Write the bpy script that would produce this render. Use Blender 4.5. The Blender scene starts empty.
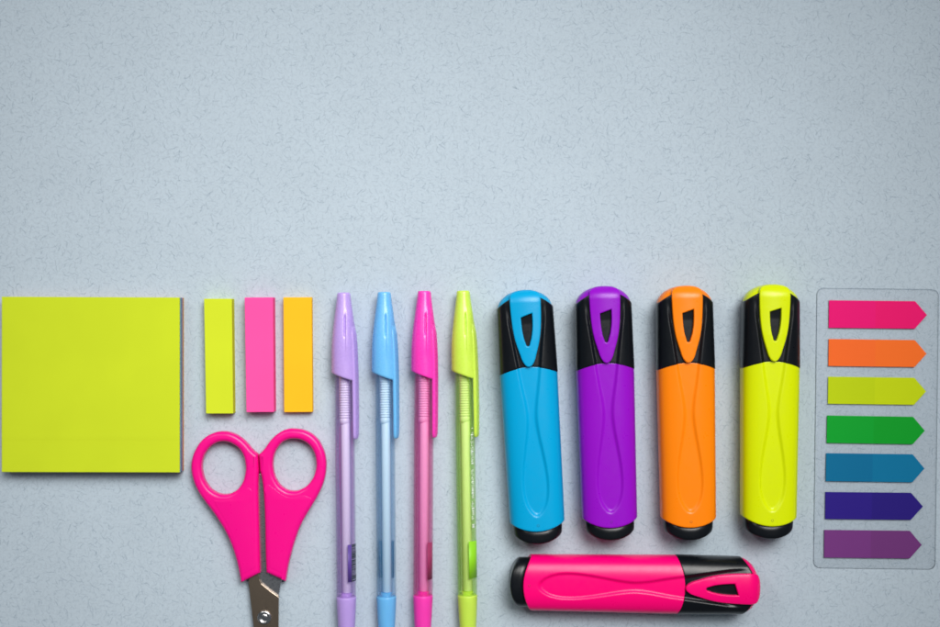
import bpy, bmesh, math, random
import numpy as np
from mathutils import Vector

random.seed(7)
S = 0.001                       # everything below is written in millimetres
scene = bpy.context.scene
col = scene.collection
FRAME_W, CAM_H = 400.0, 555.56  # the lens sees 400 mm of the surface from 556 mm up
K = FRAME_W / 940.0


def P(px, py, z=0.0):
    """Where a spot of the photograph lies on a level z mm above the surface (mm)."""
    f = K * (CAM_H - z) / CAM_H
    return ((px - 470.0) * f, -(py - 313.5) * f)


# ------------------------------------------------------------------ materials
def srgb(r, g, b):
    out = []
    for c in (r, g, b):
        c /= 255.0
        out.append(c / 12.92 if c <= 0.04045 else ((c + 0.055) / 1.055) ** 2.4)
    return tuple(out) + (1.0,)


class NT:
    def __init__(self, name):
        self.m = bpy.data.materials.new(name)
        self.m.use_nodes = True
        self.t = self.m.node_tree
        self.t.nodes.clear()
        self.out = self.n('ShaderNodeOutputMaterial')

    def n(self, kind, **kw):
        nd = self.t.nodes.new(kind)
        for k, v in kw.items():
            setattr(nd, k, v)
        return nd

    def put(self, sock, v):
        if isinstance(v, bpy.types.NodeSocket):
            self.t.links.new(v, sock)
        else:
            sock.default_value = v

    def math(self, op, a, b=0.0, c=None, clamp=False):
        nd = self.n('ShaderNodeMath', operation=op, use_clamp=clamp)
        self.put(nd.inputs[0], a)
        self.put(nd.inputs[1], b)
        if c is not None:
            self.put(nd.inputs[2], c)
        return nd.outputs[0]

    def ramp(self, x, lo, hi, a=0.0, b=1.0):
        nd = self.n('ShaderNodeMapRange', interpolation_type='SMOOTHSTEP')
        self.put(nd.inputs['Value'], x)
        for k, v in (('From Min', lo), ('From Max', hi), ('To Min', a), ('To Max', b)):
            self.put(nd.inputs[k], v)
        return nd.outputs['Result']

    def mix(self, f, a, b):
        nd = self.n('ShaderNodeMix', data_type='RGBA')
        self.put(nd.inputs[0], f)
        self.put(nd.inputs[6], a)
        self.put(nd.inputs[7], b)
        return nd.outputs[2]

    def coords(self):
        return self.n('ShaderNodeTexCoord').outputs['Object']

    def noise(self, vec, scale, detail=3.0, rough=0.5):
        nd = self.n('ShaderNodeTexNoise')
        self.put(nd.inputs['Vector'], vec)
        nd.inputs['Scale'].default_value = scale
        nd.inputs['Detail'].default_value = detail
        nd.inputs['Roughness'].default_value = rough
        return nd

    def bsdf(self, **kw):
        nd = self.n('ShaderNodeBsdfPrincipled')
        for k, v in kw.items():
            self.put(nd.inputs[k.replace('_', ' ')], v)
        return nd

    def bump(self, height, strength, dist):
        nd = self.n('ShaderNodeBump')
        self.put(nd.inputs['Height'], height)
        nd.inputs['Strength'].default_value = strength
        nd.inputs['Distance'].default_value = dist
        return nd.outputs[0]

    def done(self, shader):
        self.t.links.new(shader, self.out.inputs['Surface'])
        return self.m


def plastic(name, c, rough=0.35, sss=0.0, spec=0.5, sheen_noise=0.03, grain=0.006):
    t = NT(name)
    co = t.coords()
    nz = t.noise(co, 420.0, 4.0, 0.6).outputs['Fac']
    fine = t.noise(co, 5200.0, 2.0, 0.6).outputs['Fac']
    dark = tuple(x * 0.90 for x in c[:3]) + (1,)
    base = t.mix(t.ramp(nz, 0.3, 0.7), c, tuple(x * 0.985 for x in c[:3]) + (1,))
    r = t.ramp(nz, 0.25, 0.75, rough - sheen_noise, rough + sheen_noise)
    b = t.bsdf(Base_Color=base, Roughness=r)
    b.inputs['Specular IOR Level'].default_value = spec
    if sss:
        b.inputs['Subsurface Weight'].default_value = sss
        b.inputs['Subsurface Radius'].default_value = (1.0, 1.0, 1.0)
        b.inputs['Subsurface Scale'].default_value = 0.002
    t.put(b.inputs['Normal'], t.bump(fine, grain, 0.0002))
    return t.done(b.outputs[0])


def paper_stack(name, c, lines=True):
    """Coloured note paper: fine fibre grain, sheet edges on the sides."""
    t = NT(name)
    co = t.coords()
    geo = t.n('ShaderNodeNewGeometry')
    sep = t.n('ShaderNodeSeparateXYZ')
    t.t.links.new(geo.outputs['Normal'], sep.inputs[0])
    side = t.math('SUBTRACT', 1.0, t.math('ABSOLUTE', sep.outputs[2]), clamp=True)
    mp = t.n('ShaderNodeMapping')
    t.put(mp.inputs['Vector'], co)
    mp.inputs['Scale'].default_value = (40, 40, 7000)
    edge = t.noise(mp.outputs[0], 1.0, 2.0, 0.7).outputs['Fac']
    grain = t.noise(co, 2600.0, 3.0, 0.6).outputs['Fac']
    cloud = t.noise(co, 45.0, 3.0, 0.5).outputs['Fac']
    a = t.mix(t.ramp(cloud, 0.3, 0.7), c, tuple(x * 0.965 for x in c[:3]) + (1,))
    shade = t.math('MULTIPLY', t.ramp(edge, 0.35, 0.65, 0.16, 0.0), side)
    base = t.mix(shade, a, tuple(x * 0.45 for x in c[:3]) + (1,))
    b = t.bsdf(Base_Color=base, Roughness=0.75)
    b.inputs['Specular IOR Level'].default_value = 0.12
    t.put(b.inputs['Normal'], t.bump(grain, 0.08, 0.0002))
    return t.done(b.outputs[0])


def fibre_paper():
    t = NT('fibre_flecked_paper')
    co = t.coords()
    warp = t.noise(co, 260.0, 2.0, 0.5)
    vm = t.n('ShaderNodeVectorMath', operation='SUBTRACT')
    t.put(vm.inputs[0], warp.outputs['Color'])
    vm.inputs[1].default_value = (0.5, 0.5, 0.5)
    vs = t.n('ShaderNodeVectorMath', operation='SCALE')
    t.put(vs.inputs[0], vm.outputs[0])
    vs.inputs['Scale'].default_value = 0.0016
    va = t.n('ShaderNodeVectorMath', operation='ADD')
    t.put(va.inputs[0], co)
    t.put(va.inputs[1], vs.outputs[0])
    total = None
    for cell, off, wid, gain in ((2.1, 0.0, 0.080, 0.24), (2.7, 37.3, 0.070, 0.28), (1.7, 71.9, 0.095, 0.22),
                                 (3.6, 13.7, 0.050, 0.40), (2.3, 91.1, 0.075, 0.22)):
        mp = t.n('ShaderNodeMapping')
        t.put(mp.inputs['Vector'], va.outputs[0])
        mp.inputs['Location'].default_value = (off, off * 1.7, 0)
        mp.inputs['Scale'].default_value = (1000 / cell,) * 3
        mp.inputs['Rotation'].default_value = (0, 0, off)
        vo = t.n('ShaderNodeTexVoronoi', voronoi_dimensions='2D')
        t.put(vo.inputs['Vector'], mp.outputs[0])
        vo.inputs['Scale'].default_value = 1.0
        sub = t.n('ShaderNodeVectorMath', operation='SUBTRACT')
        t.put(sub.inputs[0], mp.outputs[0])
        t.put(sub.inputs[1], vo.outputs['Position'])
        cs = t.n('ShaderNodeSeparateColor')
        t.put(cs.inputs[0], vo.outputs['Color'])
        rot = t.n('ShaderNodeVectorRotate', rotation_type='Z_AXIS')
        t.put(rot.inputs['Vector'], sub.outputs[0])
        t.put(rot.inputs['Angle'], t.math('MULTIPLY', cs.outputs[0], 6.283))
        xy = t.n('ShaderNodeSeparateXYZ')
        t.put(xy.inputs[0], rot.outputs[0])
        curve = t.math('MULTIPLY', t.math('MULTIPLY', xy.outputs[0], xy.outputs[0]),
                       t.math('MULTIPLY_ADD', cs.outputs[1], 2.0, -1.0))
        dy = t.math('ABSOLUTE', t.math('ADD', xy.outputs[1], curve))
        across = t.ramp(dy, wid * 0.35, wid * 1.5, 1.0, 0.0)
        ln = t.math('MULTIPLY_ADD', cs.outputs[2], 0.34, 0.16)
        along = t.ramp(t.math('SUBTRACT', t.math('ABSOLUTE', xy.outputs[0]), ln), -0.08, 0.04, 1.0, 0.0)
        f = t.math('MULTIPLY', t.math('MULTIPLY', across, along),
                   t.math('MULTIPLY', t.math('POWER', cs.outputs[2], 1.3), gain))
        total = f if total is None else t.math('ADD', total, f)
    tot = t.math('MINIMUM', total, 1.0)
    cloud = t.noise(co, 30.0, 4.0, 0.6).outputs['Fac']
    fleck = t.noise(co, 1000.0, 3.0, 0.65).outputs['Fac']
    paper = t.mix(t.ramp(cloud, 0.3, 0.7), PAPER, tuple(x * 0.965 for x in PAPER[:3]) + (1,))
    paper = t.mix(t.ramp(fleck, 0.38, 0.72, 0.0, 0.30), paper, tuple(x * 0.72 for x in PAPER[:3]) + (1,))
    base = t.mix(t.math('MULTIPLY', tot, 1.02, clamp=True), paper, FIBRE)
    b = t.bsdf(Base_Color=base, Roughness=0.8)
    b.inputs['Specular IOR Level'].default_value = 0.09
    h = t.math('ADD', t.math('MULTIPLY', tot, -0.5), t.math('MULTIPLY', fleck, 0.8))
    t.put(b.inputs['Normal'], t.bump(h, 0.25, 0.0003))
    return t.done(b.outputs[0])


def tinted_glass(name, c, milk, density):
    """Clear tinted barrel: the colour comes from the depth of plastic looked through."""
    t = NT(name)
    nz = t.noise(t.coords(), 300.0, 2.0).outputs['Fac']
    tr = t.n('ShaderNodeBsdfTransparent')
    df = t.n('ShaderNodeBsdfDiffuse')
    df.inputs['Color'].default_value = milk
    m0 = t.n('ShaderNodeMixShader')
    m0.inputs[0].default_value = 0.10 if density < 80 else 0.14
    t.t.links.new(tr.outputs[0], m0.inputs[1])
    t.t.links.new(df.outputs[0], m0.inputs[2])
    gl = t.n('ShaderNodeBsdfGlossy')
    t.put(gl.inputs['Roughness'], t.ramp(nz, 0.3, 0.7, 0.05, 0.10))
    fr = t.n('ShaderNodeFresnel')
    fr.inputs['IOR'].default_value = 1.45
    m1 = t.n('ShaderNodeMixShader')
    t.put(m1.inputs[0], t.math('MINIMUM', t.math('MULTIPLY', fr.outputs[0], 0.6), 0.28))
    t.t.links.new(m0.outputs[0], m1.inputs[1])
    t.t.links.new(gl.outputs[0], m1.inputs[2])
    ab = t.n('ShaderNodeVolumeAbsorption')
    ab.inputs['Color'].default_value = c
    ab.inputs['Density'].default_value = density
    t.t.links.new(ab.outputs[0], t.out.inputs['Volume'])
    return t.done(m1.outputs[0])


def clear_film(name, tint, gloss_rough, edge=False):
    t = NT(name)
    tr = t.n('ShaderNodeBsdfTransparent')
    nz = t.noise(t.coords(), 60.0, 3.0).outputs['Fac']
    t.put(tr.inputs['Color'], t.mix(nz, tint, tuple(x * 0.97 for x in tint[:3]) + (1,)))
    gl = t.n('ShaderNodeBsdfGlossy')
    gl.inputs['Roughness'].default_value = gloss_rough
    fr = t.n('ShaderNodeFresnel')
    fr.inputs['IOR'].default_value = 1.42
    mx = t.n('ShaderNodeMixShader')
    t.put(mx.inputs[0], fr.outputs[0])
    t.t.links.new(tr.outputs[0], mx.inputs[1])
    t.t.links.new(gl.outputs[0], mx.inputs[2])
    return t.done(mx.outputs[0])


def steel(name, c, rough):
    t = NT(name)
    co = t.coords()
    mp = t.n('ShaderNodeMapping')
    t.put(mp.inputs['Vector'], co)
    mp.inputs['Scale'].default_value = (900, 6000, 900)
    br = t.noise(mp.outputs[0], 1.0, 3.0, 0.6).outputs['Fac']
    b = t.bsdf(Base_Color=t.mix(br, c, tuple(x * 0.8 for x in c[:3]) + (1,)), Metallic=1.0,
               Roughness=t.ramp(br, 0.3, 0.7, rough - 0.05, rough + 0.06))
    t.put(b.inputs['Normal'], t.bump(br, 0.06, 0.0001))
    return t.done(b.outputs[0])


def flag_film(name, c, c_sticky):
    """Film flag: the adhesive half and the printed half differ a little."""
    t = NT(name)
    co = t.coords()
    sep = t.n('ShaderNodeSeparateXYZ')
    t.put(sep.inputs[0], co)
    f = t.ramp(sep.outputs[0], 0.0196, 0.0200)
    nz = t.noise(co, 120.0, 3.0).outputs['Fac']
    base = t.mix(f, c_sticky, c)
    base = t.mix(t.math('MULTIPLY', nz, 0.10), base, tuple(x * 0.7 for x in c[:3]) + (1,))
    b = t.bsdf(Base_Color=base, Roughness=0.5)
    b.inputs['Specular IOR Level'].default_value = 0.15
    grain = t.noise(co, 1500.0, 2.0).outputs['Fac']
    t.put(b.inputs['Normal'], t.bump(grain, 0.04, 0.0002))
    return t.done(b.outputs[0])


# ------------------------------------------------------------------ objects
def link(name, me, mats, parent=None, smooth=True, loc=None):
    o = bpy.data.objects.new(name, me)
    col.objects.link(o)
    for m in (mats if isinstance(mats, (list, tuple)) else [mats]):
        me.materials.append(m)
    if smooth:
        me.polygons.foreach_set('use_smooth', [True] * len(me.polygons))
    if parent:
        o.parent = parent
    if loc:
        o.location = loc
    return o


def mesh_from(verts, faces):
    me = bpy.data.meshes.new('shape')
    me.from_pydata([(x * S, y * S, z * S) for x, y, z in verts], [], faces)
    bm = bmesh.new()
    bm.from_mesh(me)
    bmesh.ops.recalc_face_normals(bm, faces=bm.faces)
    bm.to_mesh(me)
    bm.free()
    me.update()
    return me


def thing(name, label, cat, group=None, x=0, y=0, z=0, rot=0):
    o = bpy.data.objects.new(name, None)
    o.empty_display_size = 0.01
    col.objects.link(o)
    o.location = (x * S, y * S, z * S)
    o.rotation_euler = (0, 0, rot)
    tag(o, label, cat, group)
    return o


def tag(o, label, cat, group=None):
    o['label'] = label
    o['category'] = cat
    if group:
        o['group'] = group


def sharp(o, deg=35):
    bm = bmesh.new()
    bm.from_mesh(o.data)
    for e in bm.edges:
        if len(e.link_faces) == 2 and e.calc_face_angle(0) > math.radians(deg):
            e.smooth = False
    bm.to_mesh(o.data)
    bm.free()


def rings_mesh(rings, cap_start=True, cap_end=True):
    n = len(rings[0])
    verts = [p for r in rings for p in r]
    faces = []
    for i in range(len(rings) - 1):
        a, b = i * n, (i + 1) * n
        for j in range(n):
            k = (j + 1) % n
            faces.append((a + j, a + k, b + k, b + j))
    if cap_start:
        faces.append(tuple(range(n - 1, -1, -1)))
    if cap_end:
        s = (len(rings) - 1) * n
        faces.append(tuple(range(s, s + n)))
    return mesh_from(verts, faces)


def box_mesh(x0, x1, y0, y1, z0, z1, bev=0.15, segs=2):
    bm = bmesh.new()
    bmesh.ops.create_cube(bm, size=1.0)
    for v in bm.verts:
        v.co = Vector(((x0 + x1) / 2 + v.co.x * (x1 - x0), (y0 + y1) / 2 + v.co.y * (y1 - y0),
                       (z0 + z1) / 2 + v.co.z * (z1 - z0))) * S
    if bev:
        bmesh.ops.bevel(bm, geom=bm.edges[:], offset=bev * S, segments=segs, affect='EDGES', profile=0.5)
    me = bpy.data.meshes.new('shape')
    bm.to_mesh(me)
    bm.free()
    return me


def curve_solid(loops, extrude, bevel, z=0.0, res=4):
    """A flat outline with holes, given thickness and rounded edges (mm).
    loops: lists of (x, y, corner?)"""
    cu = bpy.data.curves.new('outline', 'CURVE')
    cu.dimensions = '2D'
    cu.fill_mode = 'BOTH'
    cu.resolution_u = 8
    cu.extrude = extrude * S
    cu.bevel_depth = bevel * S
    cu.bevel_resolution = res
    cu.offset = -bevel * S
    for pts in loops:
        sp = cu.splines.new('BEZIER')
        sp.bezier_points.add(len(pts) - 1)
        for bp, p in zip(sp.bezier_points, pts):
            bp.co = (p[0] * S, p[1] * S, 0)
            h = 'VECTOR' if len(p) > 2 and p[2] else 'AUTO'
            bp.handle_left_type = bp.handle_right_type = h
        sp.use_cyclic_u = True
    o = bpy.data.objects.new('outline', cu)
    col.objects.link(o)
    dg = bpy.context.evaluated_depsgraph_get()
    dg.update()
    me = bpy.data.meshes.new_from_object(o.evaluated_get(dg))
    bpy.data.objects.remove(o)
    bpy.data.curves.remove(cu)
    bm = bmesh.new()
    bm.from_mesh(me)
    bmesh.ops.remove_doubles(bm, verts=bm.verts, dist=1e-6)
    bmesh.ops.recalc_face_normals(bm, faces=bm.faces)
    bmesh.ops.translate(bm, verts=bm.verts, vec=(0, 0, z * S))
    bm.to_mesh(me)
    bm.free()
    me.materials.clear()
    return me


# ------------------------------------------------------------------ colours
PAPER = srgb(188, 202, 213)
FIBRE = srgb(120, 138, 156)
M_black = plastic('black_cap_plastic', (0.004, 0.0055, 0.008, 1), 0.30, spec=0.36)
M_hole = plastic('dark_gate_mark', (0.01, 0.02, 0.03, 1), 0.5)

# ------------------------------------------------------------------ the surface
bm = bmesh.new()
bmesh.ops.create_grid(bm, x_segments=2, y_segments=2, size=0.7)
me = bpy.data.meshes.new('shape')
bm.to_mesh(me)
bm.free()
ground = link('paper_surface', me, fibre_paper(), smooth=False)
ground['kind'] = 'structure'


# ------------------------------------------------------------------ highlighters
def superring(n_top, n_bot, hw, hh, zc, e=2.85):
    """Points of a flattened rounded section, dense along the upper side."""
    pts = []
    for i in range(n_top):
        a = math.pi * i / n_top
        c = math.cos(a)
        x = hw * math.copysign(abs(c) ** (2 / e), c)
        pts.append((x, zc + hh * abs(math.sin(a)) ** (2 / e)))
    for i in range(n_bot):
        a = math.pi + math.pi * i / n_bot
        c = math.cos(a)
        x = hw * math.copysign(abs(c) ** (2 / e), c)
        pts.append((x, zc - hh * abs(math.sin(a)) ** (2 / e)))
    return pts


def seg_dist(px, py, poly):
    """Signed distance of points to a closed outline, positive inside."""
    d = np.full(px.shape, 1e9)
    inside = np.zeros(px.shape, bool)
    n = len(poly)
    for i in range(n):
        x0, y0 = poly[i]
        x1, y1 = poly[(i + 1) % n]
        dx, dy = x1 - x0, y1 - y0
        L = dx * dx + dy * dy + 1e-12
        t = np.clip(((px - x0) * dx + (py - y0) * dy) / L, 0, 1)
        d = np.minimum(d, np.hypot(px - x0 - t * dx, py - y0 - t * dy))
        if abs(dy) > 1e-12:
            cross = ((y0 > py) != (y1 > py)) & (px < dx * (py - y0) / dy + x0)
            inside ^= cross
    return np.where(inside, d, -d)


def interp_smooth(pairs, ys):
    """Catmull-like smooth interpolation through (y, v) pairs with y falling."""
    pairs = sorted(pairs)
    X = [p[0] for p in pairs]
    V = [p[1] for p in pairs]
    m = np.gradient(np.array(V), np.array(X))
    out = []
    for y in ys:
        y = min(max(y, X[0]), X[-1])
        i = min(max(int(np.searchsorted(X, y)) - 1, 0), len(X) - 2)
        h = X[i + 1] - X[i]
        t = (y - X[i]) / h
        out.append((2 * t**3 - 3 * t**2 + 1) * V[i] + (t**3 - 2 * t**2 + t) * h * m[i]
                   + (-2 * t**3 + 3 * t**2) * V[i + 1] + (t**3 - t**2) * h * m[i + 1])
    return out


ZC = 8.3


def smoothstep(t):
    t = np.clip(t, 0, 1)
    return t * t * (3 - 2 * t)


def body_mesh():
    prof = [(12, 7.0), (6, 5.0), (0, 4.25), (-6, 3.35), (-12, 2.35), (-18, 1.85), (-24, 2.35), (-32, 3.65),
            (-40, 4.8), (-46, 5.15), (-51, 4.75), (-54.5, 3.75), (-57, 2.3), (-58.2, 1.2)]
    ys = [12 - i * 0.9 for i in range(79)]
    ys = [y for y in ys if y > -58.2] + [-58.2]
    half = interp_smooth(prof, ys)
    poly = [(h, y) for h, y in zip(half, ys)] + [(0, -58.7)] + [(-h, y) for h, y in reversed(list(zip(half, ys)))]
    st = []
    y = 4.0
    while y > -61.3:
        f = (y) / -61.9
        tuck = 1.3 * float(smoothstep(np.array((y - 0.25) / 0.8)))
        st.append((y, 12.1 - 0.62 * f - tuck, 8.05 - 0.35 * f - tuck, 2.9 - 6.2 * min(max(f, 0), 1)))
        y -= 0.42
    st += [(-61.4, 11.49, 7.70, -3.3), (-61.65, 11.42, 7.62, -3.3), (-61.82, 11.3, 7.5, -3.3),
           (-61.92, 11.12, 7.32, -3.3), (-61.9, 10.2, 6.4, -3.3)]
    rings = []
    for (y, hw, hh, bow) in st:
        rings.append([(x, y + bow * (1 - min(1, (x / hw) ** 2)), z) for x, z in superring(150, 40, hw, hh, ZC)])
    A = np.array(rings)
    sd = seg_dist(A[..., 0], A[..., 1], poly)
    top = smoothstep((A[..., 2] - ZC - 2.0) / 3.0)
    A[..., 2] -= top * 0.95 * smoothstep((sd + 0.75) / 1.6)
    return rings_mesh([list(map(tuple, r)) for r in A])


def cap_mesh():
    st = []
    st += [(0.6, 11.7, 7.7, 2.9), (0.0, 12.15, 8.15, 2.9), (0.12, 12.26, 8.24, 2.9), (0.4, 12.28, 8.27, 2.9)]
    y = 0.9
    while y < 27.2:
        f = y / 28.0
        st.append((y, 12.28 - 0.42 * f, 8.28 - 0.1 * f, 2.9 + 2.1 * f))
        y += 0.45
    st += [(27.5, 11.84, 8.16, 5.0), (27.8, 11.72, 8.05, 5.0), (27.95, 11.5, 7.85, 5.0), (28.0, 11.2, 7.5, 5.0)]
    rings = [[(x, y + b * (1 - min(1, (x / hw) ** 2)), z) for x, z in superring(150, 40, hw, hh, ZC)]
             for (y, hw, hh, b) in st]
    A = np.array(rings)
    half = np.interp(A[..., 1], [0, 3, 12, 22, 34], [4.3, 4.6, 5.9, 7.4, 8.6])
    sd = half - np.abs(A[..., 0])
    top = smoothstep((A[..., 2] - ZC - 2.0) / 3.0)
    A[..., 2] -= top * np.interp(A[..., 1], [2, 8, 21, 29], [1.1, 1.12, 1.0, 0.15]) * smoothstep((sd + 0.75) / 1.6)
    return rings_mesh([list(map(tuple, r)) for r in A])


def dome_mesh():
    rings = []
    N = 22
    for i in range(N + 1):
        u = math.sin(math.pi / 2 * i / N) if i < N else 1.0
        s = math.sqrt(max(0.0, 1 - u * u))
        hw = 11.45 * max(s, 0.02)
        hh = 7.7 * max(s ** 0.62, 0.02)
        rings.append([(x, 27.2 + 7.9 * u, z) for x, z in superring(60, 30, hw, hh, ZC)])
    return rings_mesh(rings)


def plug_mesh():
    st = [(-60.5, 1, -3.2), (-64.2, 1.0, -3.2), (-65.6, 0.995, -3.25), (-66.4, 0.985, -3.3), (-66.9, 0.965, -3.3),
          (-67.2, 0.935, -3.3), (-67.4, 0.89, -3.25), (-67.5, 0.82, -3.2), (-67.55, 0.6, -3.15), (-67.57, 0.3, -3.1),
          (-67.58, 0.02, -3.1)]
    rings = []
    for y, s, b in st:
        hw, hh = 10.3 * s, 6.75 * s
        rings.append([(x, y + b * (1 - min(1, (x / 10.3) ** 2)), z) for x, z in superring(64, 36, hw, hh, ZC - 0.5, 2.6)])
    return rings_mesh(rings)


def clip_mesh():
    right = [(0, 3.1), (1.15, 3.55), (2.0, 4.6), (2.7, 6.0), (3.25, 7.8), (3.9, 9.9), (4.65, 12.5), (5.4, 16), (5.85, 19.4), (6.2, 24), (6.35, 28),
             (6.35, 31.0)]
    outer = [(x, y) for x, y in right] + [(5.9, 33.2), (4.2, 34.4), (2.0, 34.9), (0, 35.0)]
    outer = [(x, y, 0) for x, y in outer]
    full = outer + [(-x, y, 0) for x, y, _ in reversed(outer[1:-1])]
    hole = [(-2.2, 23.6, 1), (2.5, 25.2, 1), (2.45, 20.7), (2.05, 17.0), (1.2, 13.5), (0.1, 11.6), (-1.0, 13.5),
            (-1.75, 17.0), (-2.1, 20.7)]
    me = curve_solid([full, hole], 0.75, 0.45, z=0.0, res=4)
    # a finger pad inside the loop and a fall towards the rounded end of the cap
    bm = bmesh.new()
    bm.from_mesh(me)
    bmesh.ops.triangulate(bm, faces=[f for f in bm.faces if len(f.verts) > 4])
    for cut in [4 + i * 0.6 for i in range(52)]:
        bmesh.ops.bisect_plane(bm, geom=bm.verts[:] + bm.edges[:] + bm.faces[:], plane_co=(0, cut * S, 0), plane_no=(0, 1, 0))
    for cut in (-4.8, -3.2, -1.6, 0.05, 1.6, 3.2, 4.8):
        bmesh.ops.bisect_plane(bm, geom=bm.verts[:] + bm.edges[:] + bm.faces[:], plane_co=(cut * S, 0, 0), plane_no=(1, 0, 0))
    for v in bm.verts:
        x, y = v.co.x / S, v.co.y / S
        z = 16.15 + 0.3 * min(1, max(0, (y - 4) / 10.0)) - 0.018 * x * x
        if y > 29.5:
            t = (y - 29.5) / 6.2
            z -= 6.0 * (1 - math.sqrt(max(0, 1 - t * t)))
        v.co.z += z * S
    bm.to_mesh(me)
    bm.free()
    return me


def pad_mesh():
    """The sunk bridge between the clip's two arms, above the loop."""
    rings = []
    for i in range(9):
        y = 24.6 + i * 1.1
        t = max(0, (y - 29.5) / 6.2)
        z = 16.75 - 6.0 * (1 - math.sqrt(max(0, 1 - t * t)))
        sl = 0.35 if i == 0 else 0
        rings.append([(-3.3, y - sl, z - 1.5), (-3.3, y - sl, z), (0, y, z + 0.12), (3.3, y + sl * 3, z), (3.3, y + sl * 3, z - 1.5)])
    return rings_mesh(rings)


B_body, B_cap, B_dome, B_plug, B_clip = body_mesh(), cap_mesh(), dome_mesh(), plug_mesh(), clip_mesh()

HL = [  # boundary between barrel and cap in the photograph, turn, colour, label
    (528.6, 373.6, 3.34, (0, 160, 213), 'cyan blue', 'cyan blue highlighter with black cap, tilted beside the purple one'),
    (605.1, 369.8, 1.76, (146, 14, 194), 'purple', 'purple highlighter with black cap lying between the blue and orange ones'),
    (685.6, 369.5, 1.05, (255, 134, 10), 'orange', 'orange highlighter with black cap lying between the purple and yellow ones'),
    (770.1, 368.2, -0.6, (218, 234, 0), 'yellow', 'neon yellow highlighter with black cap, nearest the arrow flag card'),
    (675.6, 584.4, -90.8, (255, 0, 118), 'pink', 'neon pink highlighter lying crosswise below the upright highlighters'),
]
for px, py, turn, rgb, nm, label in HL:
    x, y = P(px, py, 9.0)
    root = thing('highlighter', label, 'highlighter', 'chunky highlighters with black caps', x, y, 0, math.radians(turn))
    root.scale = (1, 0.982, 1) if nm == 'pink' else (1, 1, 1)
    mat = plastic(nm.replace(' ', '_') + '_barrel_plastic', srgb(*rgb), 0.30, spec=0.30)
    link('barrel', B_body.copy(), mat, root)
    g = link('gate_mark', rings_mesh([[(q * math.cos(i * math.pi / 8), -62.7 + q * math.sin(i * math.pi / 8), zz) for i in range(16)]
                                      for q, zz in ((0.55, 15.5), (0.55, 16.0), (0.45, 16.05), (0.2, 15.9))]),
             plastic(nm.replace(' ', '_') + '_gate_mark', srgb(*[v * 0.55 for v in rgb]), 0.5), root)
    c = link('cap', B_cap.copy(), M_black, root)
    link('cap_end', B_dome.copy(), mat, c)
    cl = link('pocket_clip', B_clip.copy(), mat, c)
    sharp(cl, 50)
    link('end_plug', B_plug.copy(), M_black, root)


# ------------------------------------------------------------------ ballpoint pens
def circ(r, y, z0, n=64, x0=0.0, slope=0.0):
    return [(x0 + r * math.cos(2 * math.pi * i / n), y + slope * r * math.cos(2 * math.pi * i / n),
             z0 + r * math.sin(2 * math.pi * i / n)) for i in range(n)]


PZ = 5.6     # height of the pen axis


def pen_cap_mesh():
    ys, rr = [], []
    prof = [(0, 2.72), (-4.6, 3.22), (-9.3, 3.88), (-14, 4.5), (-18.5, 5.02), (-23, 5.33), (-28, 5.42), (-34, 5.47), (-40, 5.5)]
    y = -0.8
    while y > -33.5:
        ys.append(y)
        y -= 0.4
    rr = interp_smooth(prof, ys)
    rings = [circ(1.6, -0.02, PZ, 150), circ(2.2, 0.0, PZ, 150), circ(2.5, -0.12, PZ, 150), circ(2.68, -0.38, PZ, 150)]
    for y, r in zip(ys, rr):
        # the mouth is cut on a slant: the last stations lean over
        f = smoothstep(np.array((-y - 24) / 9.5)) * 1.0
        rings.append(circ(r, y - 1.6 * float(f), PZ, 150, slope=-0.36 * float(f)))
    rings.append(circ(5.42, -35.55, PZ, 150, slope=-0.36))
    rings.append(circ(5.2, -35.6, PZ, 150, slope=-0.36))
    rings.append(circ(4.75, -35.4, PZ, 150, slope=-0.36))
    rings.append(circ(4.7, -30, PZ, 150, slope=-0.3))
    A = np.array(rings)
    x, y, z = A[..., 0], A[..., 1], A[..., 2]
    up = (z > PZ).astype(float)
    # slot at the root of the clip, with the clip side of it lifted
    win = smoothstep((-y - 9.0) / 2.0) * smoothstep((y + 19.5) / 3.0)
    A[..., 2] -= up * win * 0.9 * np.exp(-((x - 0.75) / 0.32) ** 2)
    lift = up * smoothstep((-y - 6.0) / 6.0) * smoothstep((y + 30) / 9) * smoothstep((x - 0.9) / 0.5) * smoothstep((4.6 - x) / 2.5)
    A[..., 2] += 0.45 * lift
    return rings_mesh([list(map(tuple, r)) for r in A], True, False)


def pen_clip_mesh():
    phi = math.radians(21)
    er = (math.cos(phi), math.sin(phi))
    et = (-math.sin(phi), math.cos(phi))
    prof = [(-13, 3.6, 1.8, 1.4), (-18, 4.4, 2.2, 1.6), (-24, 4.75, 2.3, 1.7), (-30, 4.98, 2.3, 1.7), (-36, 5.12, 2.25, 1.7),
            (-46, 5.2, 2.2, 1.65), (-55, 5.2, 2.1, 1.6), (-59.5, 5.15, 2.0, 1.5), (-60.8, 5.1, 1.8, 1.35), (-61.4, 5.08, 1.4, 1.0),
            (-61.6, 5.05, 0.8, 0.6)]
    rings = []
    for y, rc, w, t in prof:
        ring = []
        for i in range(24):
            a = 2 * math.pi * i / 24
            c, s = math.cos(a), math.sin(a)
            u = t / 2 * math.copysign(abs(c) ** 0.6, c)
            v = w * math.copysign(abs(s) ** 0.6, s)
            ring.append(((rc + u) * er[0] + v * et[0], y, PZ + (rc + u) * er[1] + v * et[1]))
        rings.append(ring)
    return rings_mesh(rings)


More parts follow.
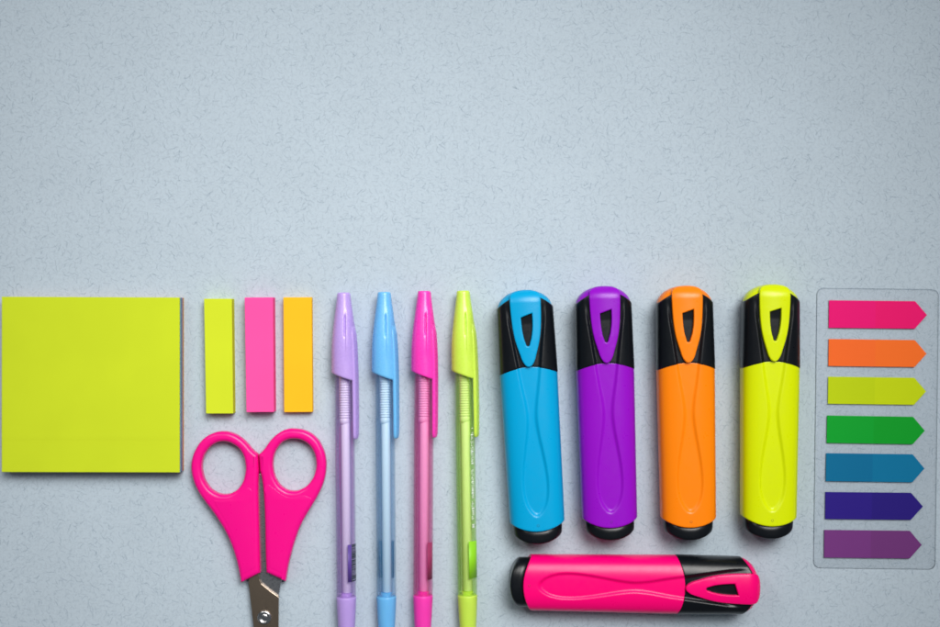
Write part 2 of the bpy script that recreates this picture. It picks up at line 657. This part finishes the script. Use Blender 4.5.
def pen_barrel_mesh():
    out = []
    y = -26.0
    while y > -53.4:
        ph = (y + 26.0) / 1.05
        out.append((3.98 + 0.2 * math.cos(2 * math.pi * ph), y))
        y -= 1.05 / 8
    out += [(4.05, -53.8), (4.12, -54.4)]
    out += [(4.12, -60 - i * 8.0) for i in range(9)] + [(4.12, -127.3), (4.05, -127.8), (3.9, -128.0)]
    inn = [(2.75, -128.0), (2.7, -127.6), (2.7, -90), (2.7, -56), (2.55, -53), (2.55, -26.0)]
    rings = [circ(r, y, PZ, 48) for r, y in out + inn]
    rings.append(rings[0])
    n = 48
    verts = [p for r in rings[:-1] for p in r]
    m = len(rings) - 1
    faces = []
    for i in range(m):
        a, b = i * n, ((i + 1) % m) * n
        for j in range(n):
            k = (j + 1) % n
            faces.append((a + j, a + k, b + k, b + j))
    return mesh_from(verts, faces)


def lathe(prof, n=40, x0=0.0, z0=PZ):
    return rings_mesh([circ(r, y, z0, n, x0) for r, y in prof])


def shell_patch(r, y0, y1, a0, a1, th=0.05, n=14):
    inner, outer = [], []
    verts, faces = [], []
    for i in range(n + 1):
        a = math.radians(a0 + (a1 - a0) * i / n)
        for rr, yy in ((r, y0), (r + th, y0), (r + th, y1), (r, y1)):
            verts.append((rr * math.cos(a), yy, PZ + rr * math.sin(a)))
    for i in range(n):
        a, b = i * 4, (i + 1) * 4
        for j in range(4):
            k = (j + 1) % 4
            faces.append((a + j, a + k, b + k, b + j))
    faces += [(0, 1, 2, 3), (4 * n + 3, 4 * n + 2, 4 * n + 1, 4 * n)]
    return verts, faces


def merge(parts):
    V, F = [], []
    for v, f in parts:
        o = len(V)
        V += v
        F += [tuple(i + o for i in q) for q in f]
    return mesh_from(V, F)


G_cap, G_clip, G_barrel = pen_cap_mesh(), pen_clip_mesh(), pen_barrel_mesh()
G_end = lathe([(2.3, -126.5), (2.55, -126.6), (2.55, -127.9), (4.0, -128.05), (4.12, -128.2), (4.15, -128.8), (4.02, -132), (3.72, -138), (3.4, -143),
               (3.1, -148), (2.9, -149.4), (2.4, -150.2), (1.4, -150.5), (0.05, -150.5)], 56)
G_refill = lathe([(0.05, -55), (1.75, -55), (1.85, -55.3), (1.85, -126.2), (1.5, -126.4), (0.05, -126.4)], 32, x0=0.25)
G_nib = lathe([(0.05, -27), (2.0, -27), (2.2, -28)] + [(2.1 + 0.28 * math.cos(i * math.pi / 3), -28.2 - i * 1.05 / 6) for i in range(143)] + [(2.2, -53.4), (2.1, -54.4), (1.7, -55.6), (0.05, -55.6)], 32, x0=0.0)
M_white = plastic('white_print', (0.8, 0.86, 0.8, 1), 0.5)
M_barcode = plastic('black_print', (0.012, 0.03, 0.03, 1), 0.5)

PENS = [  # top of the axis, lower point of the axis, colours, mark on the barrel
    ((343.7, 292.6), (346.2, 585), (190, 160, 232), (0.55, 0.15, 0.80), (246, 246, 255), 'lilac', (0, 50), 'barcode',
     'lilac ballpoint pen with a black barcode near its lower end'),
    ((384.2, 292.0), (386.3, 585), (112, 190, 245), (0.20, 0.60, 0.90), (240, 250, 255), 'pale blue', (222, 318), None,
     'pale blue ballpoint pen between the lilac and hot pink pens'),
    ((424.3, 291.0), (423.0, 585), (255, 62, 186), (0.90, 0.0, 0.40), (255, 220, 250), 'hot pink', (22, 62), None,
     'hot pink ballpoint pen between the pale blue and lime pens'),
    ((463.2, 290.7), (467.3, 585), (205, 238, 84), (0.55, 0.98, 0.0), (252, 255, 205), 'lime', (2, 78), 'text',
     'lime green ballpoint pen with white lettering along its barrel'),
]
for (x0, y0), (x1, y1), rgb, tint, rf, nm, (a0, a1), mark, label in PENS:
    ax, ay = P(x0, y0, PZ)
    bx, by = P(x1, y1, PZ)
    ang = math.atan2(bx - ax, -(by - ay))
    root = thing('ballpoint_pen', label, 'pen', 'capped see-through ballpoint pens', ax, ay, 0, ang)
    u = nm.replace(' ', '_')
    milk = tuple(0.45 * v + 0.55 * w_ for v, w_ in zip(tint, srgb(*rgb)[:3]))
    mc = plastic(u + '_cap_plastic', srgb(*rgb), 0.27, sss=0.2, spec=0.55)
    mg = tinted_glass(u + '_clear_barrel', tint + (1,), milk + (1,), {'lilac': 60.0, 'pale blue': 60.0}.get(nm, 95.0))
    c = link('cap', G_cap.copy(), mc, root)
    link('pocket_clip', G_clip.copy(), mc, c)
    b = link('barrel', G_barrel.copy(), mg, root)
    mr = plastic(u + '_refill_plastic', srgb(*rf), 0.4)
    link('refill', G_refill.copy(), mr, root)
    link('nib_holder', G_nib.copy(), mr, root)
    link('end_plug', G_end.copy(), plastic(u + '_frosted_end', srgb(*[min(255, v * 0.97) for v in rgb]), 0.42, sss=0.4), root)
    dk = tuple(0.03 + (v * 0.5) ** 1.5 for v in tint)
    if mark == 'barcode':
        link('price_label', merge([shell_patch(4.14, -105.6, -121.2, 50, 74)]), plastic(u + '_label', srgb(92, 66, 150), 0.45), b)
        bars = []
        y = -105.6
        while y > -120.8:
            w = random.choice((0.25, 0.3, 0.45, 0.6))
            bars.append(shell_patch(4.15, y, y - w, a0, a1, 0.06))
            y -= w + random.choice((0.12, 0.2, 0.3))
        link('barcode', merge(bars), M_barcode, b)
    elif mark == 'text':
        link('price_label', merge([shell_patch(4.14, -105.0, -120.5, a0, a1)]), plastic(u + '_label', srgb(146, 218, 36), 0.45), b)
        marks = []
        y = -57.5
        while y > -99:
            w = random.uniform(0.35, 0.75)
            if random.random() > 0.12:
                for k in range(random.choice((2, 2, 3))):
                    p0 = random.uniform(36, 46)
                    p1 = p0 + random.uniform(6, 15)
                    yy = y - random.uniform(0, w)
                    marks.append(shell_patch(4.15, yy, yy - random.uniform(0.13, 0.2), p0, p1, 0.04, 4))
                marks.append(shell_patch(4.155, y, y - w, random.choice((36, 46, 50)), random.choice((39, 53, 54)), 0.04, 4))
            y -= w + 0.3
        link('lettering', merge(marks), M_white, b)
    else:
        link('price_label', merge([shell_patch(4.14, -105.4, -121.0, a0, a1, 0.05, 22)]),
             plastic(u + '_label', dk + (1,), 0.45), b)

# ------------------------------------------------------------------ note pads
def quad_block(tl, tr, br, bl, z0, z1, zc, bev=0.18, cuts=0, dip=None):
    """A block whose top corners sit on the photograph's four points (at height zc)."""
    pts = [P(*p, zc) for p in (tl, tr, br, bl)]
    cx = sum(p[0] for p in pts) / 4
    cy = sum(p[1] for p in pts) / 4
    bm = bmesh.new()
    lo = [bm.verts.new(((p[0] - cx) * S, (p[1] - cy) * S, z0 * S)) for p in pts]
    hi = [bm.verts.new(((p[0] - cx) * S, (p[1] - cy) * S, z1 * S)) for p in pts]
    bm.faces.new(lo)
    bm.faces.new(hi[::-1])
    for i in range(4):
        j = (i + 1) % 4
        bm.faces.new((lo[i], hi[i], hi[j], lo[j]))
    bmesh.ops.recalc_face_normals(bm, faces=bm.faces)
    bmesh.ops.bevel(bm, geom=bm.edges[:], offset=bev * S, segments=2, affect='EDGES', profile=0.5)
    me = bpy.data.meshes.new('shape')
    bm.to_mesh(me)
    bm.free()
    return me, cx, cy


corners = ((2.0, 296.8), (179.8, 297.6), (179.8, 472.6), (1.8, 472.2))
layers = [('orange', (222, 160, 88), 0.0, 2.7), ('violet', (172, 142, 178), 2.74, 4.5), ('blue', (116, 152, 178), 4.54, 7.0),
          ('yellow', (205, 222, 40), 7.04, 8.1)]
cs = [P(*p, 8.1) for p in corners]
cx, cy = sum(p[0] for p in cs) / 4, sum(p[1] for p in cs) / 4
root = thing('sticky_note_pad', 'large square neon yellow sticky note pad at the left edge', 'note pad', None, cx, cy)
for i, (nm, rgb, z0, z1) in enumerate(layers):
    me, _, _ = quad_block(*corners, z0, z1, 8.1, 0.12)
    o = link('sheet_block', me, paper_stack(nm + '_note_paper', srgb(*rgb)), root, smooth=False)
    o.location = (random.uniform(-0.12, 0.12) * S, random.uniform(-0.08, 0.1) * S, 0)
    o['label'] = nm + ' block of sheets'
    if nm == 'yellow':      # the glued band along the lower edge lies flatter than the loose part of the sheets
        bm = bmesh.new()
        bm.from_mesh(me)
        for cut in (-21.5, -22.5, -23.5):
            bmesh.ops.bisect_plane(bm, geom=bm.verts[:] + bm.edges[:] + bm.faces[:], plane_co=(0, cut * S, 0), plane_no=(0, 1, 0))
        for v in bm.verts:
            if v.co.z > 7.6 * S:
                v.co.z -= 0.14 * S * float(smoothstep(np.array((-21.5 - v.co.y / S) / 4.0)))
        bm.to_mesh(me)
        bm.free()

SMALL = [
    (((203.9, 298.7), (231.9, 298.7), (233.2, 413.5), (206.0, 413.6)), 5.8, (212, 226, 44), 'yellow green',
     'narrow yellow green page marker pad, leftmost above the scissors'),
    (((244.6, 297.5), (272.9, 297.3), (273.9, 412.0), (246.4, 412.2)), 6.6, (255, 84, 165), 'pink',
     'narrow bright pink page marker pad between the green and orange pads'),
    (((283.3, 297.3), (311.6, 297.2), (312.5, 412.0), (284.1, 412.2)), 3.8, (255, 190, 34), 'orange',
     'narrow golden orange page marker pad beside the lilac pen'),
]
for cor, h, rgb, nm, label in SMALL:
    me, cx, cy = quad_block(*cor, 0.0, h, h, 0.14)
    o = link('page_marker_pad', me, paper_stack(nm.replace(' ', '_') + '_marker_paper', srgb(*rgb)), smooth=False,
             loc=(cx * S, cy * S, 0))
    tag(o, label, 'page marker pad', 'narrow page marker pads')


# ------------------------------------------------------------------ scissors
def zs(pts, sc=3.03, ox=180.0, oy=420.0, z=5.0, org=(0, 0)):
    out = []
    for p in pts:
        x, y = P(ox + p[0] / sc, oy + p[1] / sc, z)
        out.append((x - org[0], y - org[1], p[2] if len(p) > 2 else 0))
    return out


org = P(263, 617, 4.0)
root = thing('scissors', 'pink handled scissors with steel blades below the page marker pads', 'scissors', None, org[0], org[1])
M_pink = plastic('hot_pink_handle_plastic', srgb(246, 10, 138), 0.30, spec=0.35)
M_blade = steel('steel_dark_reflection', (0.42, 0.33, 0.25, 1), 0.34)  # brown tone is the reflected dark ceiling, painted into the metal colour
M_blade2 = steel('grey_steel', (0.56, 0.57, 0.60, 1), 0.30)
M_screw = steel('bright_steel', (0.78, 0.78, 0.78, 1), 0.2)
left_out = [(236, 104, 1), (222, 93), (200, 68), (180, 51), (155, 39), (130, 35), (100, 40), (70, 58), (48, 88), (36, 122), (35, 155),
            (42, 186), (56, 217), (76, 247), (99, 277), (120, 308), (140, 342), (155, 375), (167, 410), (177, 448), (185, 493, 1),
            (243, 463, 1), (241.5, 400), (239, 300), (237, 200), (238.5, 152, 1)]
left_hole = [(132, 65), (103, 73), (80, 95), (67, 128), (68, 162), (80, 193), (103, 217), (132, 226), (162, 219), (185, 197),
             (197, 165), (198, 131), (187, 97), (163, 74)]
right_out = [(239.5, 104, 1), (252, 92), (275, 61), (300, 39), (325, 28), (350, 27), (380, 33), (410, 52), (430, 81), (441, 115),
             (442, 150), (435, 188), (420, 224), (400, 259), (380, 292), (363, 325), (350, 360), (338, 400), (328, 441), (320, 489, 1),
             (262, 462, 1), (259.5, 400), (257.5, 300), (254, 230), (248, 175), (242, 152, 1)]
right_hole = [(346, 57), (316, 64), (295, 85), (283, 115), (282, 148), (291, 180), (312, 206), (342, 216), (372, 208), (396, 186),
              (410, 155), (412, 122), (402, 90), (379, 66)]
for o_, h_, zz in ((left_out, left_hole, 3.4), (right_out, right_hole, 3.3)):
    me = curve_solid([zs(o_, org=org), zs(h_, org=org)], 1.35, 1.7, z=zz, res=6)
    o = link('handle', me, M_pink, root)
    sharp(o, 40)
    inset = [(212, 205), (218, 262), (224, 330), (228, 400), (230, 446, 1), (190, 466, 1), (181, 425), (169, 378), (151, 327), (131, 290),
             (113, 260), (104, 241, 1), (132, 243), (162, 236), (190, 218)] if o_ is left_out else \
            [(264, 195), (267, 250), (269, 330), (271, 400), (273, 446, 1), (311, 463, 1), (319, 425), (329, 383), (343, 342), (361, 305),
             (384, 270), (400, 236, 1), (374, 227), (342, 234), (310, 224), (284, 204)]
    link('raised_panel', curve_solid([zs(inset, org=org)], 0.05, 0.22, z=zz + 2.87, res=4), M_pink, o)


def plate(pts, z0, z1, bev=0.15):
    bm = bmesh.new()
    lo = [bm.verts.new((x * S, y * S, z0 * S)) for x, y, *_ in pts]
    hi = [bm.verts.new((x * S, y * S, z1 * S)) for x, y, *_ in pts]
    bm.faces.new(lo)
    bm.faces.new(hi)
    n = len(pts)
    for i in range(n):
        j = (i + 1) % n
        bm.faces.new((lo[i], lo[j], hi[j], hi[i]))
    bmesh.ops.recalc_face_normals(bm, faces=bm.faces)
    bmesh.ops.bevel(bm, geom=bm.edges[:], offset=bev * S, segments=2, affect='EDGES', profile=0.5)
    me = bpy.data.meshes.new('shape')
    bm.to_mesh(me)
    bm.free()
    return me


def px(pts, z):
    return [tuple(a - b for a, b in zip(P(x, y, z), org)) for x, y in pts]


front = px([(249, 572), (248.2, 583), (253.3, 627), (259, 680), (264, 735), (266, 748), (268, 742), (273, 700), (277, 660), (278.2, 627),
            (278.5, 597.5), (270, 591.5), (261, 584), (259.3, 580), (258.5, 572)], 5)
back = px([(282.5, 574), (280.5, 584), (277, 604), (275, 640), (270, 690), (263, 740), (260, 735), (256, 690), (254, 640), (256, 610),
           (257, 590), (257.2, 560), (256.8, 520), (256.6, 474), (264.5, 474), (267, 520), (268, 574)], 4)
link('blade', plate(back, 2.0, 3.05), M_blade2, root, smooth=False)
link('blade', plate(front, 3.1, 4.4), M_blade, root, smooth=False)
cxy = px([(264.2, 617.6)], 5)[0]


def disc(prof, n=40):
    rings = [[(cxy[0] + r * math.cos(2 * math.pi * i / n), cxy[1] + r * math.sin(2 * math.pi * i / n), z) for i in range(n)]
             for r, z in prof]
    return rings_mesh(rings)


sc_ = link('pivot_rivet', disc([(2.95, 4.35), (2.95, 4.7), (2.8, 5.0), (2.45, 5.2), (2.05, 5.22), (1.75, 5.0), (1.6, 4.68), (1.3, 4.85),
                               (0.8, 4.98), (0.05, 5.02)]), M_screw, root)

# ------------------------------------------------------------------ card with arrow flags
ang = math.radians(-0.72)
ox, oy = P(876.2, 428.8, 0.4)
w, h, r = 122.3 * K / 2, 280.2 * K / 2, 2.9
loop = []
for sx, sy, a in ((1, 1, 0), (-1, 1, 90), (-1, -1, 180), (1, -1, 270)):
    for i in range(9):
        t = math.radians(a + i * 90 / 8)
        loop.append((sx * (w - r) + r * math.cos(t), sy * (h - r) + r * math.sin(t), 0))
bm = bmesh.new()
lv = []
for zz, ins in ((0.05, 0.0), (0.15, 0.0), (0.40, 0.32)):
    lv.append([bm.verts.new(((x * (w - ins) / w) * S, (y * (h - ins) / h) * S, zz * S)) for x, y, _ in loop])
bm.faces.new(lv[0][::-1])
bm.faces.new(lv[2])
for lo, hi in ((lv[0], lv[1]), (lv[1], lv[2])):
    for i in range(len(loop)):
        j = (i + 1) % len(loop)
        f = bm.faces.new((lo[i], lo[j], hi[j], hi[i]))
        f.material_index = 1
bmesh.ops.recalc_face_normals(bm, faces=bm.faces)
me = bpy.data.meshes.new('shape')
bm.to_mesh(me)
bm.free()
card = link('clear_card', me, [clear_film('clear_plastic_sheet', (0.988, 0.988, 0.99, 1), 0.3),
                               clear_film('cut_plastic_edge', (0.78, 0.80, 0.82, 1), 0.25)], smooth=False,
            loc=(ox * S, oy * S, 0))
card.rotation_euler = (0, 0, ang)
tag(card, 'clear plastic card with rounded corners carrying seven arrow flags', 'plastic card')

FL = [
    ((829.1, 300.3), (927.2, 314.6), 27.5, (238, 0, 108), (238, 0, 116), 'hot pink', 'hot pink arrow flag, topmost on the clear card'),
    ((828.8, 339.0), (926.9, 352.9), 27.0, (250, 112, 34), (250, 108, 38), 'orange', 'orange arrow flag on the clear card below the pink one'),
    ((828.3, 376.7), (926.4, 391.3), 27.1, (196, 214, 0), (190, 210, 0), 'yellow', 'yellow arrow flag on the clear card above the green one'),
    ((827.2, 415.5), (925.2, 430.4), 27.4, (0, 156, 38), (0, 160, 44), 'green', 'green arrow flag on the clear card below the yellow one'),
    ((826.2, 453.2), (924.8, 468.0), 28.0, (0, 114, 158), (0, 107, 152), 'blue', 'blue arrow flag on the clear card below the green one'),
    ((825.5, 492.0), (923.2, 505.7), 27.0, (40, 24, 124), (44, 26, 132), 'indigo', 'dark indigo arrow flag on the clear card below the blue one'),
    ((824.4, 530.0), (922.0, 544.2), 27.6, (112, 54, 120), (118, 56, 128), 'plum', 'dull plum purple arrow flag, lowest on the clear card'),
]
for (x0, y0), (x1, y1), hpx, c, c2, nm, label in FL:
    z0, z1 = 0.42, 0.95
    ax, ay = P(x0, y0, z1)
    tx, ty = P(x1, y1, z1)
    H = hpx * K
    L = math.hypot(tx - ax, ty - ay)
    L = (tx - ax) * math.cos(ang) + (ty - ay) * math.sin(ang)
    # flag lies in its own frame: x along the flag, y from the lower edge upwards
    pts = [(0, -H), (L - 12.5 * K, -H), (L - 11.5 * K, -H + 0.3), (L - 0.4, -H / 2 - 0.35), (L, -H / 2), (L - 0.4, -H / 2 + 0.35),
           (L - 11.5 * K, -0.3), (L - 12.5 * K, 0)]
    pts.append((0, 0))
    me = plate(pts, z0, z1, 0.06)
    o = link('arrow_flag', me, flag_film(nm.replace(' ', '_') + '_flag_film', srgb(*c), srgb(*c2)), smooth=False,
             loc=(ax * S, ay * S, 0))
    o.rotation_euler = (0, 0, ang + random.uniform(-0.003, 0.003))
    tag(o, label, 'index flag', 'arrow index flags on the clear card')

# ------------------------------------------------------------------ camera, light, render
cam = bpy.data.cameras.new('camera')
cam.lens = 50.0
cam.sensor_width = 36.0
cam.clip_start = 0.01
cam.clip_end = 50.0
co = bpy.data.objects.new('camera', cam)
co.location = (0, 0, CAM_H * S)
col.objects.link(co)
scene.camera = co


def area(name, loc, target, sx, sy, power, color, spread):
    l = bpy.data.lights.new(name, 'AREA')
    l.shape = 'RECTANGLE'
    l.size, l.size_y = sx, sy
    l.energy = power
    l.color = color
    l.spread = math.radians(spread)
    o = bpy.data.objects.new(name, l)
    o.location = loc
    d = Vector(target) - Vector(loc)
    o.rotation_euler = d.to_track_quat('-Z', 'Y').to_euler()
    col.objects.link(o)


area('window_light', (0.16, 0.30, 0.66), (-0.032, -0.046, 0), 0.50, 0.44, 1.02, (1.0, 0.985, 0.96), 53)
area('side_window_light', (-0.36, 0.30, 0.56), (-0.01, -0.03, 0), 0.08, 0.40, 0.17, (1.0, 0.99, 0.97), 80)

w = bpy.data.worlds.new('World')
scene.world = w
w.use_nodes = True
bg = w.node_tree.nodes['Background']
bg.inputs['Color'].default_value = (0.8, 0.9, 1.0, 1)
bg.inputs['Strength'].default_value = 0.09

scene.view_settings.view_transform = 'Standard'
scene.view_settings.look = 'None'
scene.view_settings.exposure = 0.0
scene.view_settings.gamma = 1.0
scene.render.engine = 'CYCLES'
cy_ = scene.cycles
cy_.max_bounces = 16
cy_.transmission_bounces = 14
cy_.diffuse_bounces = 5
cy_.transparent_max_bounces = 16
cy_.use_denoising = True
cy_.filter_width = 1.7
cy_.sample_clamp_indirect = 6.0
